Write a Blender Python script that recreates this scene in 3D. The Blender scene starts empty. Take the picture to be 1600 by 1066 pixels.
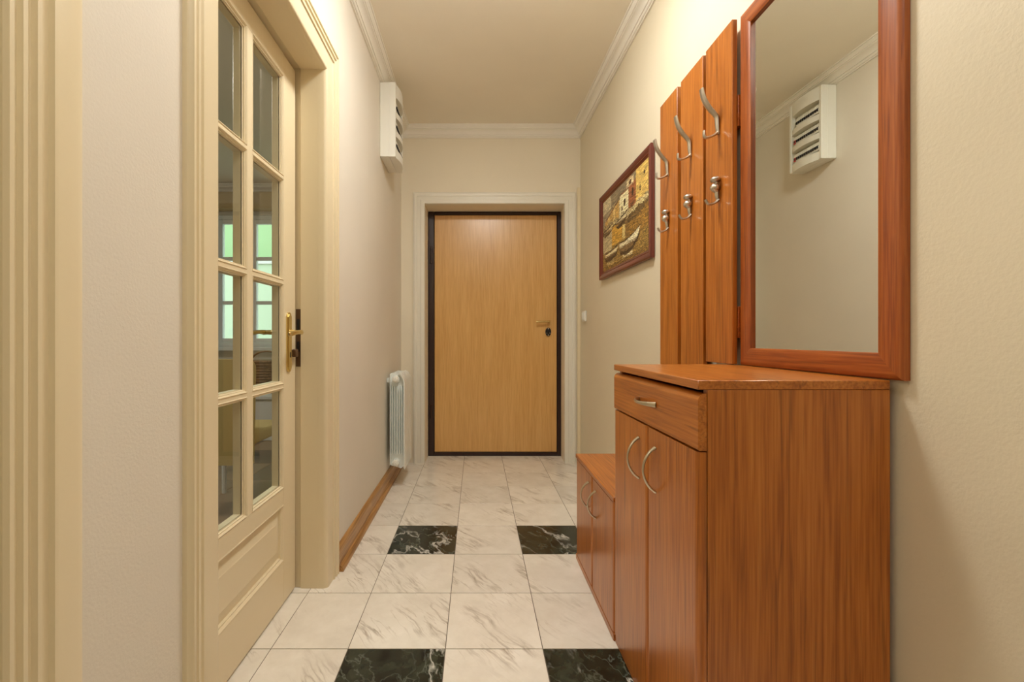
import bpy, bmesh, math, random
from mathutils import Vector
random.seed(7)
C = bpy.context.scene.collection
S = bpy.context.scene

# ------------------------------------------------------------------ camera / light / exposure
cam_d = bpy.data.cameras.new('camera')
cam_d.sensor_width = 36.0
cam_d.lens = 700.0 / 1600.0 * 36.0
cam_d.shift_x = 56.0 / 1600.0
cam_d.shift_y = -5.0 / 1600.0
cam_d.clip_start = 0.02
cam = bpy.data.objects.new('camera', cam_d)
cam.location = (0, 0, 1.0)
cam.rotation_euler = (math.pi / 2, 0, 0)
C.objects.link(cam)
S.camera = cam

world = bpy.data.worlds.new('world')
S.world = world
world.use_nodes = True
wn = world.node_tree
bg = wn.nodes['Background']
bg.inputs['Color'].default_value = (0.86, 0.95, 1.0, 1)
bg.inputs['Strength'].default_value = 0.62

LAMP_STRENGTH = 22.5
LAMP_COLOR = (1.0, 0.965, 0.90)
DAY_FILL = 18.0  # added fill in the side room, backing up its daylight
REAR_FILL = 2.3  # added fill brightening the near corridor
S.view_settings.view_transform = 'Standard'
S.view_settings.look = 'None'
S.view_settings.gamma = 1.0
S.view_settings.use_curve_mapping = False
S.view_settings.exposure = 1.80
S.cycles.max_bounces = 12
S.cycles.diffuse_bounces = 8
S.cycles.transparent_max_bounces = 16

# ------------------------------------------------------------------ helpers
def lin(c):
    out = []
    for v in c:
        v = v / 255.0
        out.append(v / 12.92 if v <= 0.04045 else ((v + 0.055) / 1.055) ** 2.4)
    return (out[0], out[1], out[2], 1.0)

class MB:
    def __init__(self):
        self.v = []; self.f = []
    def add(self, vs, fs):
        o = len(self.v)
        self.v += [tuple(p) for p in vs]
        self.f += [tuple(i + o for i in f) for f in fs]
        return self
    def box(self, x0, x1, y0, y1, z0, z1, bev=0.0, seg=1):
        if bev <= 0:
            vs = [(x0,y0,z0),(x1,y0,z0),(x1,y1,z0),(x0,y1,z0),(x0,y0,z1),(x1,y0,z1),(x1,y1,z1),(x0,y1,z1)]
            return self.add(vs, [(0,3,2,1),(4,5,6,7),(0,1,5,4),(1,2,6,5),(2,3,7,6),(3,0,4,7)])
        bm = bmesh.new()
        r = bmesh.ops.create_cube(bm, size=1)
        for v in bm.verts:
            v.co = Vector(((x0+x1)/2 + v.co.x*(x1-x0), (y0+y1)/2 + v.co.y*(y1-y0), (z0+z1)/2 + v.co.z*(z1-z0)))
        bmesh.ops.bevel(bm, geom=bm.edges[:], offset=bev, segments=seg, affect='EDGES', profile=0.5)
        bm.verts.index_update()
        vs = [v.co.copy() for v in bm.verts]; fs = [[v.index for v in f.verts] for f in bm.faces]
        bm.free()
        return self.add(vs, fs)
    def prism(self, pts, axis, a0, a1):
        """closed 2D outline extruded along an axis; pts are the two remaining coordinates in x,y,z order"""
        n = len(pts)
        def mk(p, a):
            if axis == 'x': return (a, p[0], p[1])
            if axis == 'y': return (p[0], a, p[1])
            return (p[0], p[1], a)
        vs = [mk(p, a0) for p in pts] + [mk(p, a1) for p in pts]
        fs = [tuple(range(n))[::-1], tuple(range(n, 2*n))]
        fs += [(i, (i+1) % n, (i+1) % n + n, i + n) for i in range(n)]
        return self.add(vs, fs)
    def strip(self, rows, closed_profile=True, closed_path=False, caps=False):
        n = len(rows[0]); o = []
        vs = [p for r in rows for p in r]
        m = len(rows)
        fs = []
        for k in range(m if closed_path else m - 1):
            k2 = (k + 1) % m
            for i in range(n if closed_profile else n - 1):
                j = (i + 1) % n
                fs.append((k*n+i, k*n+j, k2*n+j, k2*n+i))
        if caps:
            fs.append(tuple(range(n))[::-1]); fs.append(tuple((m-1)*n + i for i in range(n)))
        return self.add(vs, fs)
    def tube(self, path, radii, side=(0,1,0), n=10, smooth=3):
        """elliptic tube; radii = (radius along side, radius across) per point"""
        rows = []
        P = [Vector(p) for p in path]; sd = Vector(side).normalized()
        if smooth and isinstance(radii, (list, tuple)) and isinstance(radii[0], (list, tuple)):
            Q, RR = [], []
            N = len(P)
            for i in range(N - 1):
                a, b, c, e = P[max(i-1, 0)], P[i], P[i+1], P[min(i+2, N-1)]
                for k in range(smooth):
                    t = k / smooth
                    Q.append(0.5*((2*b) + (c-a)*t + (2*a-5*b+4*c-e)*t*t + (3*b-a-3*c+e)*t**3))
                    RR.append(tuple(radii[i][q]*(1-t) + radii[i+1][q]*t for q in (0, 1)))
            Q.append(P[-1]); RR.append(radii[-1]); P, radii = Q, RR
        for i, p in enumerate(P):
            t = (P[min(i+1, len(P)-1)] - P[max(i-1, 0)]).normalized()
            s = (sd - t * sd.dot(t)).normalized()
            q = t.cross(s)
            r = radii[i] if isinstance(radii, (list, tuple)) and isinstance(radii[0], (list, tuple)) else radii
            rows.append([tuple(p + s*(r[0]*math.cos(2*math.pi*k/n)) + q*(r[1]*math.sin(2*math.pi*k/n))) for k in range(n)])
        return self.strip(rows, True, False, True)
    def lathe(self, prof, n=20, origin=(0,0,0), axis='z'):
        rows = []
        for r, h in prof:
            ring = []
            for k in range(n):
                a = 2*math.pi*k/n
                c, s = r*math.cos(a), r*math.sin(a)
                p = {'z': (c, s, h), 'x': (h, c, s), 'y': (c, h, s)}[axis]
                ring.append((p[0]+origin[0], p[1]+origin[1], p[2]+origin[2]))
            rows.append(ring)
        return self.strip(rows, True, False, True)
    def ball(self, c, r, n=12, m=8):
        prof = []
        rows = []
        for i in range(m + 1):
            th = math.pi * (0.02 + 0.96 * i / m)
            rows.append([(c[0] + r[0]*math.sin(th)*math.cos(2*math.pi*k/n), c[1] + r[1]*math.sin(th)*math.sin(2*math.pi*k/n), c[2] + r[2]*math.cos(th)) for k in range(n)])
        return self.strip(rows, True, False, True)
    def build(self, name, mat, parent=None, smooth=True):
        me = bpy.data.meshes.new(name)
        me.from_pydata(self.v, [], self.f)
        me.update()
        bm = bmesh.new(); bm.from_mesh(me)
        bmesh.ops.recalc_face_normals(bm, faces=bm.faces[:])
        bm.to_mesh(me); bm.free()
        if smooth:
            me.shade_smooth(); me.set_sharp_from_angle(angle=math.radians(38))
        me.materials.append(mat)
        o = bpy.data.objects.new(name, me)
        C.objects.link(o)
        if smooth:
            wm = o.modifiers.new('normals', 'WEIGHTED_NORMAL'); wm.keep_sharp = True
        if parent: o.parent = parent
        return o

def tag(o, label=None, cat=None, group=None, kind=None):
    if label: o['label'] = label
    if cat: o['category'] = cat
    if group: o['group'] = group
    if kind: o['kind'] = kind
    return o

def thing(name, label, cat, loc=(0,0,0), rz=0.0, group=None, kind=None):
    o = bpy.data.objects.new(name, None); C.objects.link(o)
    o.empty_display_size = 0.1
    o.location = loc; o.rotation_euler = (0, 0, rz)
    return tag(o, label, cat, group, kind)

def copy_part(o, parent, loc=None):
    c = o.copy(); C.objects.link(c); c.parent = parent
    if loc: c.location = loc
    return c

# ------------------------------------------------------------------ materials
def new_mat(name):
    m = bpy.data.materials.new(name); m.use_nodes = True
    nt = m.node_tree
    return m, nt, nt.nodes['Principled BSDF']

def nd(nt, t, **kw):
    n = nt.nodes.new(t)
    for k, v in kw.items(): setattr(n, k, v)
    return n

def plain(name, col, rough=0.5, metal=0.0, spec=0.5, coat=0.0):
    m, nt, b = new_mat(name)
    b.inputs['Base Color'].default_value = lin(col)
    b.inputs['Roughness'].default_value = rough
    b.inputs['Metallic'].default_value = metal
    b.inputs['Specular IOR Level'].default_value = spec
    b.inputs['Coat Weight'].default_value = coat
    return m

def ramp(nt, stops, interp='LINEAR'):
    r = nd(nt, 'ShaderNodeValToRGB')
    e = r.color_ramp; e.interpolation = interp
    e.elements[0].position = stops[0][0]; e.elements[0].color = stops[0][1]
    e.elements[1].position = stops[-1][0]; e.elements[1].color = stops[-1][1]
    for p, c in stops[1:-1]:
        x = e.elements.new(p); x.color = c
    return r

def paint(name, col, rough=0.6, bump=0.15, scale=180.0, blotch=0.03):
    m, nt, b = new_mat(name)
    tc = nd(nt, 'ShaderNodeTexCoord')
    n1 = nd(nt, 'ShaderNodeTexNoise'); n1.inputs['Scale'].default_value = scale; n1.inputs['Detail'].default_value = 2
    n2 = nd(nt, 'ShaderNodeTexNoise'); n2.inputs['Scale'].default_value = 1.6; n2.inputs['Detail'].default_value = 3
    nt.links.new(tc.outputs['Object'], n1.inputs['Vector']); nt.links.new(tc.outputs['Object'], n2.inputs['Vector'])
    c0 = lin(col)
    a = tuple(x*(1-blotch) for x in c0[:3]) + (1,); z = tuple(min(1, x*(1+blotch)) for x in c0[:3]) + (1,)
    r = ramp(nt, [(0.3, a), (0.7, z)])
    nt.links.new(n2.outputs['Fac'], r.inputs['Fac']); nt.links.new(r.outputs['Color'], b.inputs['Base Color'])
    bp = nd(nt, 'ShaderNodeBump'); bp.inputs['Strength'].default_value = bump; bp.inputs['Distance'].default_value = 0.002
    nt.links.new(n1.outputs['Fac'], bp.inputs['Height']); nt.links.new(bp.outputs['Normal'], b.inputs['Normal'])
    b.inputs['Roughness'].default_value = rough
    return m

def wood(name, dark, mid, light, axis='z', fine=170.0, broad=16.0, rough=0.32, coat=0.25, pore=0.62, streak=0.6, coat_rough=0.2):
    """grain runs along the object axis given"""
    m, nt, b = new_mat(name)
    tc = nd(nt, 'ShaderNodeTexCoord')
    def mp(cross, along):
        k = nd(nt, 'ShaderNodeMapping')
        k.inputs['Scale'].default_value = tuple(along if a == axis else cross for a in 'xyz')
        nt.links.new(tc.outputs['Object'], k.inputs['Vector'])
        return k
    nb = nd(nt, 'ShaderNodeTexNoise'); nb.inputs['Scale'].default_value = 1.0; nb.inputs['Detail'].default_value = 4; nb.inputs['Distortion'].default_value = 0.6
    nt.links.new(mp(broad, broad*0.07).outputs['Vector'], nb.inputs['Vector'])
    nf = nd(nt, 'ShaderNodeTexNoise'); nf.inputs['Scale'].default_value = 1.0; nf.inputs['Detail'].default_value = 3
    nt.links.new(mp(fine, fine*0.03).outputs['Vector'], nf.inputs['Vector'])
    mx = nd(nt, 'ShaderNodeMath', operation='MULTIPLY_ADD')
    mx.inputs[1].default_value = pore; nt.links.new(nf.outputs['Fac'], mx.inputs[0])
    ms = nd(nt, 'ShaderNodeMath', operation='MULTIPLY'); ms.inputs[1].default_value = 1 - pore
    nt.links.new(nb.outputs['Fac'], ms.inputs[0]); nt.links.new(ms.outputs[0], mx.inputs[2])
    r = ramp(nt, [(0.34, lin(dark)), (0.5, lin(mid)), (0.66, lin(light))])
    nt.links.new(mx.outputs[0], r.inputs['Fac'])
    # thin dark pore streaks, wavering a little
    ns = nd(nt, 'ShaderNodeTexNoise'); ns.inputs['Scale'].default_value = 1.0; ns.inputs['Detail'].default_value = 2; ns.inputs['Distortion'].default_value = 0.8
    nt.links.new(mp(fine*0.5, fine*0.016).outputs['Vector'], ns.inputs['Vector'])
    rs = ramp(nt, [(0.58, (0, 0, 0, 1)), (0.72, (streak, streak, streak, 1))])
    nt.links.new(ns.outputs['Fac'], rs.inputs['Fac'])
    mxx = nd(nt, 'ShaderNodeMix', data_type='RGBA')
    nt.links.new(rs.outputs['Color'], mxx.inputs[0]); nt.links.new(r.outputs['Color'], mxx.inputs[6]); mxx.inputs[7].default_value = tuple(0.55*x for x in lin(dark)[:3]) + (1,)
    nt.links.new(mxx.outputs[2], b.inputs['Base Color'])
    b.inputs['Roughness'].default_value = rough; b.inputs['Coat Weight'].default_value = coat; b.inputs['Coat Roughness'].default_value = coat_rough
    return m

def marble(name, base, base2, vein, vein2, dark=False):
    m, nt, b = new_mat(name)
    tc = nd(nt, 'ShaderNodeTexCoord'); oi = nd(nt, 'ShaderNodeObjectInfo')
    mul = nd(nt, 'ShaderNodeVectorMath', operation='SCALE'); mul.inputs['Scale'].default_value = 37.0
    cx = nd(nt, 'ShaderNodeCombineXYZ')
    nt.links.new(oi.outputs['Random'], cx.inputs[0]); nt.links.new(oi.outputs['Random'], cx.inputs[1]); nt.links.new(oi.outputs['Random'], cx.inputs[2])
    nt.links.new(cx.outputs[0], mul.inputs[0])
    add = nd(nt, 'ShaderNodeVectorMath', operation='ADD')
    nt.links.new(tc.outputs['Object'], add.inputs[0]); nt.links.new(mul.outputs[0], add.inputs[1])
    # warp
    w = nd(nt, 'ShaderNodeTexNoise'); w.inputs['Scale'].default_value = 5.0; w.inputs['Detail'].default_value = 4
    nt.links.new(add.outputs[0], w.inputs['Vector'])
    ws = nd(nt, 'ShaderNodeVectorMath', operation='SCALE'); ws.inputs['Scale'].default_value = 0.16 if dark else 0.06
    nt.links.new(w.outputs['Color'], ws.inputs[0])
    ad2 = nd(nt, 'ShaderNodeVectorMath', operation='ADD')
    nt.links.new(add.outputs[0], ad2.inputs[0]); nt.links.new(ws.outputs[0], ad2.inputs[1])
    pre = nd(nt, 'ShaderNodeMapping'); pre.inputs['Rotation'].default_value = (0, 0, math.radians(52 if not dark else 65))
    nt.links.new(ad2.outputs[0], pre.inputs['Vector'])
    rot = nd(nt, 'ShaderNodeMapping'); rot.inputs['Scale'].default_value = (1.1, 7.0, 4.0) if not dark else (1.8, 4.2, 3.0)
    nt.links.new(pre.outputs['Vector'], rot.inputs['Vector'])
    n1 = nd(nt, 'ShaderNodeTexNoise'); n1.inputs['Scale'].default_value = 1.0; n1.inputs['Detail'].default_value = 5; n1.inputs['Roughness'].default_value = 0.6
    nt.links.new(rot.outputs['Vector'], n1.inputs['Vector'])
    sub = nd(nt, 'ShaderNodeMath', operation='SUBTRACT'); sub.inputs[1].default_value = 0.5
    nt.links.new(n1.outputs['Fac'], sub.inputs[0])
    ab = nd(nt, 'ShaderNodeMath', operation='ABSOLUTE'); nt.links.new(sub.outputs[0], ab.inputs[0])
    k = 1 if not dark else 0
    r = ramp(nt, [(0.0, (0.75, 0.75, 0.75, 1)), (0.010 if not dark else 0.008, (0.4, 0.4, 0.4, 1)), (0.032 if not dark else 0.022, (0, 0, 0, 1))])
    nt.links.new(ab.outputs[0], r.inputs['Fac'])
    # mask so that veins come and go
    nm = nd(nt, 'ShaderNodeTexNoise'); nm.inputs['Scale'].default_value = 4.5 if not dark else 5.0; nm.inputs['Detail'].default_value = 2
    nt.links.new(add.outputs[0], nm.inputs['Vector'])
    rm = ramp(nt, [(0.46, (0, 0, 0, 1)), (0.72, (1, 1, 1, 1))] if not dark else [(0.36, (0, 0, 0, 1)), (0.58, (1, 1, 1, 1))])
    nt.links.new(nm.outputs['Fac'], rm.inputs['Fac'])
    mm = nd(nt, 'ShaderNodeMath', operation='MULTIPLY')
    nt.links.new(r.outputs['Color'], mm.inputs[0]); nt.links.new(rm.outputs['Color'], mm.inputs[1])
    # base clouds
    nc = nd(nt, 'ShaderNodeTexNoise'); nc.inputs['Scale'].default_value = 9.0 if not dark else 16.0; nc.inputs['Detail'].default_value = 6; nc.inputs['Roughness'].default_value = 0.65
    nt.links.new(ad2.outputs[0], nc.inputs['Vector'])
    rc = ramp(nt, [(0.35, lin(base)), (0.7, lin(base2))])
    nt.links.new(nc.outputs['Fac'], rc.inputs['Fac'])
    mix = nd(nt, 'ShaderNodeMix', data_type='RGBA')
    nt.links.new(mm.outputs[0], mix.inputs[0]); nt.links.new(rc.outputs['Color'], mix.inputs[6])
    mix.inputs[7].default_value = lin(vein)
    # second, finer family of veins
    rot2 = nd(nt, 'ShaderNodeMapping'); rot2.inputs['Scale'].default_value = (2.2, 22, 9) if not dark else (9, 14, 9)
    rot2.inputs['Location'].default_value = (3.1, 7.7, 1.3)
    nt.links.new(pre.outputs['Vector'], rot2.inputs['Vector'])
    n2 = nd(nt, 'ShaderNodeTexNoise'); n2.inputs['Scale'].default_value = 1.0; n2.inputs['Detail'].default_value = 4
    nt.links.new(rot2.outputs['Vector'], n2.inputs['Vector'])
    s2 = nd(nt, 'ShaderNodeMath', operation='SUBTRACT'); s2.inputs[1].default_value = 0.5; nt.links.new(n2.outputs['Fac'], s2.inputs[0])
    a2 = nd(nt, 'ShaderNodeMath', operation='ABSOLUTE'); nt.links.new(s2.outputs[0], a2.inputs[0])
    r2 = ramp(nt, [(0.0, (0.55, 0.55, 0.55, 1)), (0.018, (0.0, 0.0, 0.0, 1))]); nt.links.new(a2.outputs[0], r2.inputs['Fac'])
    m2 = nd(nt, 'ShaderNodeMath', operation='MULTIPLY'); nt.links.new(r2.outputs['Color'], m2.inputs[0]); nt.links.new(rm.outputs['Color'], m2.inputs[1])
    mix2 = nd(nt, 'ShaderNodeMix', data_type='RGBA')
    nt.links.new(m2.outputs[0], mix2.inputs[0]); nt.links.new(mix.outputs[2], mix2.inputs[6]); mix2.inputs[7].default_value = lin(vein2)
    hs = nd(nt, 'ShaderNodeHueSaturation')
    mr_ = nd(nt, 'ShaderNodeMapRange'); mr_.inputs['To Min'].default_value = 0.94; mr_.inputs['To Max'].default_value = 1.04
    nt.links.new(oi.outputs['Random'], mr_.inputs['Value']); nt.links.new(mr_.outputs[0], hs.inputs['Value'])
    nt.links.new(mix2.outputs[2], hs.inputs['Color'])
    nt.links.new(hs.outputs['Color'], b.inputs['Base Color'])
    b.inputs['Roughness'].default_value = 0.22; b.inputs['Specular IOR Level'].default_value = 0.45
    return m

def glass_mat(name, tint=(0.965, 0.98, 0.968), refl=1.0):
    m = bpy.data.materials.new(name); m.use_nodes = True
    nt = m.node_tree; nt.nodes.clear()
    out = nd(nt, 'ShaderNodeOutputMaterial'); mix = nd(nt, 'ShaderNodeMixShader')
    tr = nd(nt, 'ShaderNodeBsdfTransparent'); tr.inputs['Color'].default_value = tint + (1,)
    gl = nd(nt, 'ShaderNodeBsdfGlossy'); gl.inputs['Roughness'].default_value = 0.01
    fr = nd(nt, 'ShaderNodeFresnel'); fr.inputs['IOR'].default_value = 1.5
    ge = nd(nt, 'ShaderNodeNewGeometry')
    inv = nd(nt, 'ShaderNodeMath', operation='SUBTRACT'); inv.inputs[0].default_value = 1.0
    mu = nd(nt, 'ShaderNodeMath', operation='MULTIPLY')
    nt.links.new(ge.outputs['Backfacing'], inv.inputs[1]); nt.links.new(inv.outputs[0], mu.inputs[0]); nt.links.new(fr.outputs[0], mu.inputs[1])
    nt.links.new(mu.outputs[0], mix.inputs[0]); nt.links.new(tr.outputs[0], mix.inputs[1]); nt.links.new(gl.outputs[0], mix.inputs[2])
    nt.links.new(mix.outputs[0], out.inputs['Surface'])
    return m

def emit_mat(name, col, strength):
    m, nt, b = new_mat(name)
    b.inputs['Base Color'].default_value = (0.9, 0.9, 0.9, 1)
    b.inputs['Emission Color'].default_value = tuple(col) + (1,)
    b.inputs['Emission Strength'].default_value = strength
    return m

M = {}
M['wall_l'] = paint('wall_paint_left', (222, 216, 204), 0.65, 0.2)
M['wall_r'] = paint('wall_paint_right', (220, 211, 187), 0.55, 0.25, 140)
M['wall_f'] = paint('wall_paint_far', (230, 222, 202), 0.65, 0.2)
M['ceil'] = paint('ceiling_paint', (238, 232, 218), 0.8, 0.1)
M['plaster'] = paint('cornice_plaster', (234, 231, 222), 0.55, 0.05)
M['cream'] = paint('cream_gloss_paint', (226, 213, 181), 0.35, 0.06, 90, 0.015)
M['white_trim'] = paint('off_white_gloss_paint', (226, 223, 210), 0.4, 0.05, 90, 0.015)
M['white'] = plain('white_enamel', (232, 237, 234), 0.35)
M['white_plastic'] = plain('white_plastic', (230, 230, 222), 0.45)
M['khaki'] = plain('breaker_recess_shade', (188, 182, 150), 0.6)  # khaki puts the shading inside the breaker recesses into the colour
M['black'] = plain('black_plastic', (18, 18, 20), 0.4)
M['redp'] = plain('red_plastic', (190, 70, 60), 0.4)
M['brass'] = plain('polished_brass', (224, 202, 144), 0.24, 1.0)
M['bronze'] = plain('dark_bronze', (96, 70, 46), 0.45, 0.3)
M['nickel'] = plain('brushed_nickel', (206, 200, 190), 0.3, 1.0)
M['steel'] = plain('satin_nickel', (205, 196, 176), 0.28, 1.0)
M['frame_dark'] = plain('dark_burgundy_steel', (38, 12, 10), 0.35, 0.0, 0.5, 0.3)
M['cherry'] = wood('cherry_veneer', (146, 78, 18), (178, 104, 34), (194, 122, 50), 'z')
M['cherry_y'] = wood('cherry_veneer_lengthwise', (146, 78, 18), (178, 104, 34), (194, 122, 50), 'y')
M['cherry_x'] = wood('cherry_veneer_crosswise', (146, 78, 18), (178, 104, 34), (194, 122, 50), 'x')
M['cherry_red'] = wood('red_cherry_moulding', (122, 54, 14), (154, 78, 24), (174, 96, 36), 'z', 200, 24, 0.35)
M['cherry_red_y'] = wood('red_cherry_moulding_lengthwise', (122, 54, 14), (154, 78, 24), (174, 96, 36), 'y', 200, 24, 0.35)
M['oak'] = wood('light_oak_veneer', (203, 155, 88), (214, 168, 101), (223, 180, 114), 'z', 240, 22, 0.3, 0.35, 0.6, 0.16, 0.26)
M['oak_base'] = wood('oak_skirting', (140, 98, 50), (172, 128, 74), (194, 150, 94), 'y', 150, 30, 0.35, 0.2)
M['mahog'] = wood('mahogany_frame', (74, 26, 18), (104, 42, 28), (124, 56, 36), 'y', 120, 20, 0.35)
M['mahog_z'] = wood('mahogany_frame_upright', (74, 26, 18), (104, 42, 28), (124, 56, 36), 'z', 120, 20, 0.35)
M['marble'] = marble('white_marble', (224, 219, 208), (238, 234, 225), (138, 122, 102), (150, 134, 112))
M['marble_dark'] = marble('black_green_marble', (7, 9, 6), (58, 64, 50), (236, 236, 228), (120, 128, 116), True)
M['grout'] = plain('grey_grout', (108, 98, 84), 0.9)
M['glass'] = glass_mat('clear_glass')
mm_, nt_, b_ = new_mat('mirror_silver')
b_.inputs['Base Color'].default_value = (0.86, 0.89, 0.84, 1); b_.inputs['Metallic'].default_value = 1; b_.inputs['Roughness'].default_value = 0.0
M['mirror'] = mm_
M['lamp'] = emit_mat('lit_opal_glass', LAMP_COLOR, LAMP_STRENGTH)
M['fill_room'] = emit_mat('room_fill_glow', LAMP_COLOR, DAY_FILL)
M['fill_rear'] = emit_mat('rear_fill_glow', LAMP_COLOR, REAR_FILL)
M['room_wall'] = paint('room_wall_paint', (214, 208, 192), 0.7, 0.1)
M['room_floor'] = paint('brown_floor_tile', (150, 126, 96), 0.4, 0.05, 60, 0.1)
M['room_tile'] = paint('dark_floor_tile', (104, 84, 62), 0.4, 0.05, 60, 0.1)
M['slip'] = paint('cream_slipcover_cloth', (206, 186, 126), 0.9, 0.3, 400)
M['wicker'] = wood('brown_wicker', (84, 60, 36), (128, 98, 62), (160, 128, 86), 'x', 90, 60, 0.7, 0.0)
M['dark_wood'] = wood('dark_table_wood', (70, 46, 28), (98, 68, 42), (118, 84, 54), 'y')
M['pale_green'] = paint('pale_green_render', (168, 206, 150), 0.8, 0.1)
M['pale_mint'] = paint('pale_mint_render', (206, 226, 192), 0.8, 0.1)

# ------------------------------------------------------------------ dimensions (metres)
XL = -0.60                    # left wall face
YF = 3.585                    # far wall face
YB = -2.4                     # wall behind the viewpoint
ZC = 2.68
SL = 0.0093                   # the right wall is not quite parallel
RX0 = 0.868
PHI = SL
def xr(y): return RX0 - SL * y

# ------------------------------------------------------------------ the setting
# left wall with two openings
D1 = (1.028, 1.798, 2.082)    # glazed door opening (liner included)
D2 = (-0.25, 0.55, 2.082)
mb = MB()
XW = XL - 0.18
mb.box(XW, XL, YB - 0.1, D2[0], 0, ZC)
mb.box(XW, XL, D2[0], D2[1], D2[2], ZC)
mb.box(XW, XL, D2[1], D1[0], 0, ZC)
mb.box(XW, XL, D1[0], D1[1], D1[2], ZC)
mb.box(XW, XL, D1[1], YF + 0.4, 0, ZC)
tag(mb.build('wall_left', M['wall_l'], None, False), 'pale off-white left corridor wall with the glazed door opening', 'wall', kind='structure')

# right wall (slightly turned)
mb = MB()
mb.prism([(xr(YB-0.1), YB-0.1), (xr(YF+0.4), YF+0.4), (xr(YF+0.4)+0.15, YF+0.4), (xr(YB-0.1)+0.15, YB-0.1)], 'z', 0, ZC)
tag(mb.build('wall_right', M['wall_r'], None, False), 'cream right corridor wall carrying picture, coat rack and mirror', 'wall', kind='structure')

# far wall with the entrance opening
E = (-0.430, 0.732, 2.086)
mb = MB()
mb.box(XL, E[0], YF, YF+0.32, 0, ZC); mb.box(E[1], xr(YF), YF, YF+0.32, 0, ZC); mb.box(E[0], E[1], YF, YF+0.32, E[2], ZC)
mb.box(E[0]-0.2, E[1]+0.1, YF+0.32, YF+0.38, -0.05, ZC)  # unseen slab behind the door, added to stop light leaking round the leaf
tag(mb.build('wall_far', M['wall_f'], None, False), 'cream end wall around the oak entrance door', 'wall', kind='structure')
mb = MB(); mb.box(XL, xr(YB), YB-0.1, YB, 0, ZC)
tag(mb.build('wall_back', M['wall_f'], None, False), 'cream wall closing the corridor behind the viewpoint', 'wall', kind='structure')
mb = MB(); mb.box(XW, xr(YB)+0.15, YB-0.1, YF+0.4, ZC, ZC+0.1)
tag(mb.build('ceiling', M['ceil'], None, False), 'plain tan-white corridor ceiling', 'ceiling', kind='structure')

# floor: a grout bed with one object per marble tile
floor = MB().box(XW, xr(YB)+0.15, YB-0.1, YF+0.4, -0.06, -0.0015).build('floor', M['grout'], None, False)
tag(floor, 'marble corridor floor of white tiles with dark green-black inserts', 'floor', kind='structure')
G = 0.0011
xs = [-0.660, -0.412, -0.099, 0.2145, 0.528, 0.90]
y0 = 1.4406; PIT = 0.315
def tile(x0, x1, ya, yb, mat, cache={}):
    w, d = x1 - x0 - 2*G, yb - ya - 3*G
    key = (round(w, 3), round(d, 3), mat.name)
    cx, cy = (x0+x1)/2, (ya+yb)/2
    if key not in cache:
        o = MB().box(-w/2, w/2, -d/2, d/2, -0.02, 0.0, 0.0006).build('tile', mat, floor, False)
        cache[key] = o
    else:
        o = cache[key].copy(); C.objects.link(o); o.parent = floor
    o.location = (cx, cy, 0)
    return o
for k in range(-12, 8):
    ya, yb = y0 + PIT*k, y0 + PIT*(k+1)
    if yb > 3.79: yb = 3.79
    if ya >= 3.78 or yb < YB: continue
    ya = max(ya, YB)
    for i in range(5):
        dark = (k % 3 == 2) and i in (1, 3) and k < 4
        if ya > YF - 0.03 and i == 0: x0_, x1_ = -0.43, xs[1]
        else: x0_, x1_ = xs[i], xs[i+1]
        if x1_ > xr(yb): x1_ = xr(yb) - 0.001
        if i == 0 and not (ya < D1[1] and yb > D1[0]) and ya <= YF - 0.03: x0_ = XL + 0.0005
        tile(x0_, x1_, ya, yb, M['marble_dark'] if dark else M['marble'])
    # threshold strip in the glazed door opening
for (ya, yb) in ((D1[0], 1.1256), (1.1256, 1.4406), (1.4406, 1.7556), (1.7556, D1[1])):
    tile(XW, xs[0], ya, yb, M['marble'])

# cornices: profile (out from wall, z below ceiling)
CP = [(0, -0.084), (0.009, -0.084), (0.009, -0.076), (0.015, -0.076), (0.019, -0.071), (0.019, -0.063), (0.024, -0.063), (0.024, -0.058), (0.029, -0.049), (0.036, -0.041),
      (0.045, -0.036), (0.051, -0.035), (0.051, -0.028), (0.057, -0.028), (0.057, -0.021), (0.062, -0.017), (0.066, -0.012), (0.066, -0.008), (0.073, -0.008), (0.073, 0), (0, 0)]
def corner(left, far, p):
    y = YF - p if far else YB + p
    x = XL + p if left else xr(y) - p
    return x, y
def cornice(a, b, name, label):
    rows = []
    for (l, f) in (a, b):
        rows.append([corner(l, f, p) + (ZC + z,) for p, z in CP])
    tag(MB().strip(rows, True, False, True).build(name, M['plaster']), label, 'cornice', kind='structure')
cornice((True, False), (True, True), 'trim_1', 'stepped white plaster cornice along the left wall')
cornice((True, True), (False, True), 'trim_2', 'stepped white plaster cornice over the entrance door')
cornice((False, True), (False, False), 'trim_3', 'stepped white plaster cornice along the right wall')
cornice((False, False), (True, False), 'trim_4', 'white plaster cornice on the wall behind the viewpoint')

# casings: profile (outwards from opening, thickness from the wall)
def casing_left(y_0, y_1, z_1, prof, mat, name, label, x=XL):
    rows = []
    rows.append([(x+b, y_0-a, 0) for a, b in prof]); rows.append([(x+b, y_0-a, z_1+a) for a, b in prof])
    rows.append([(x+b, y_1+a, z_1+a) for a, b in prof]); rows.append([(x+b, y_1+a, 0) for a, b in prof])
    o = MB().strip(rows, True, False, True).build(name, mat)
    return tag(o, label, 'door casing', kind='structure')
PA = [(0, -0.03), (0, -0.010), (0.003, 0.000), (0.008, 0.006), (0.014, 0.008), (0.066, 0.009), (0.068, 0.0145), (0.076, 0.0145), (0.079, 0.010), (0.087, 0.011), (0.090, 0.017), (0.098, 0.0175), (0.101, 0.012),
      (0.106, 0.013), (0.109, 0.019), (0.116, 0.019), (0.119, 0.012), (0.124, 0.008), (0.125, 0.0), (0.10, -0.002), (0.03, -0.002)]
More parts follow.
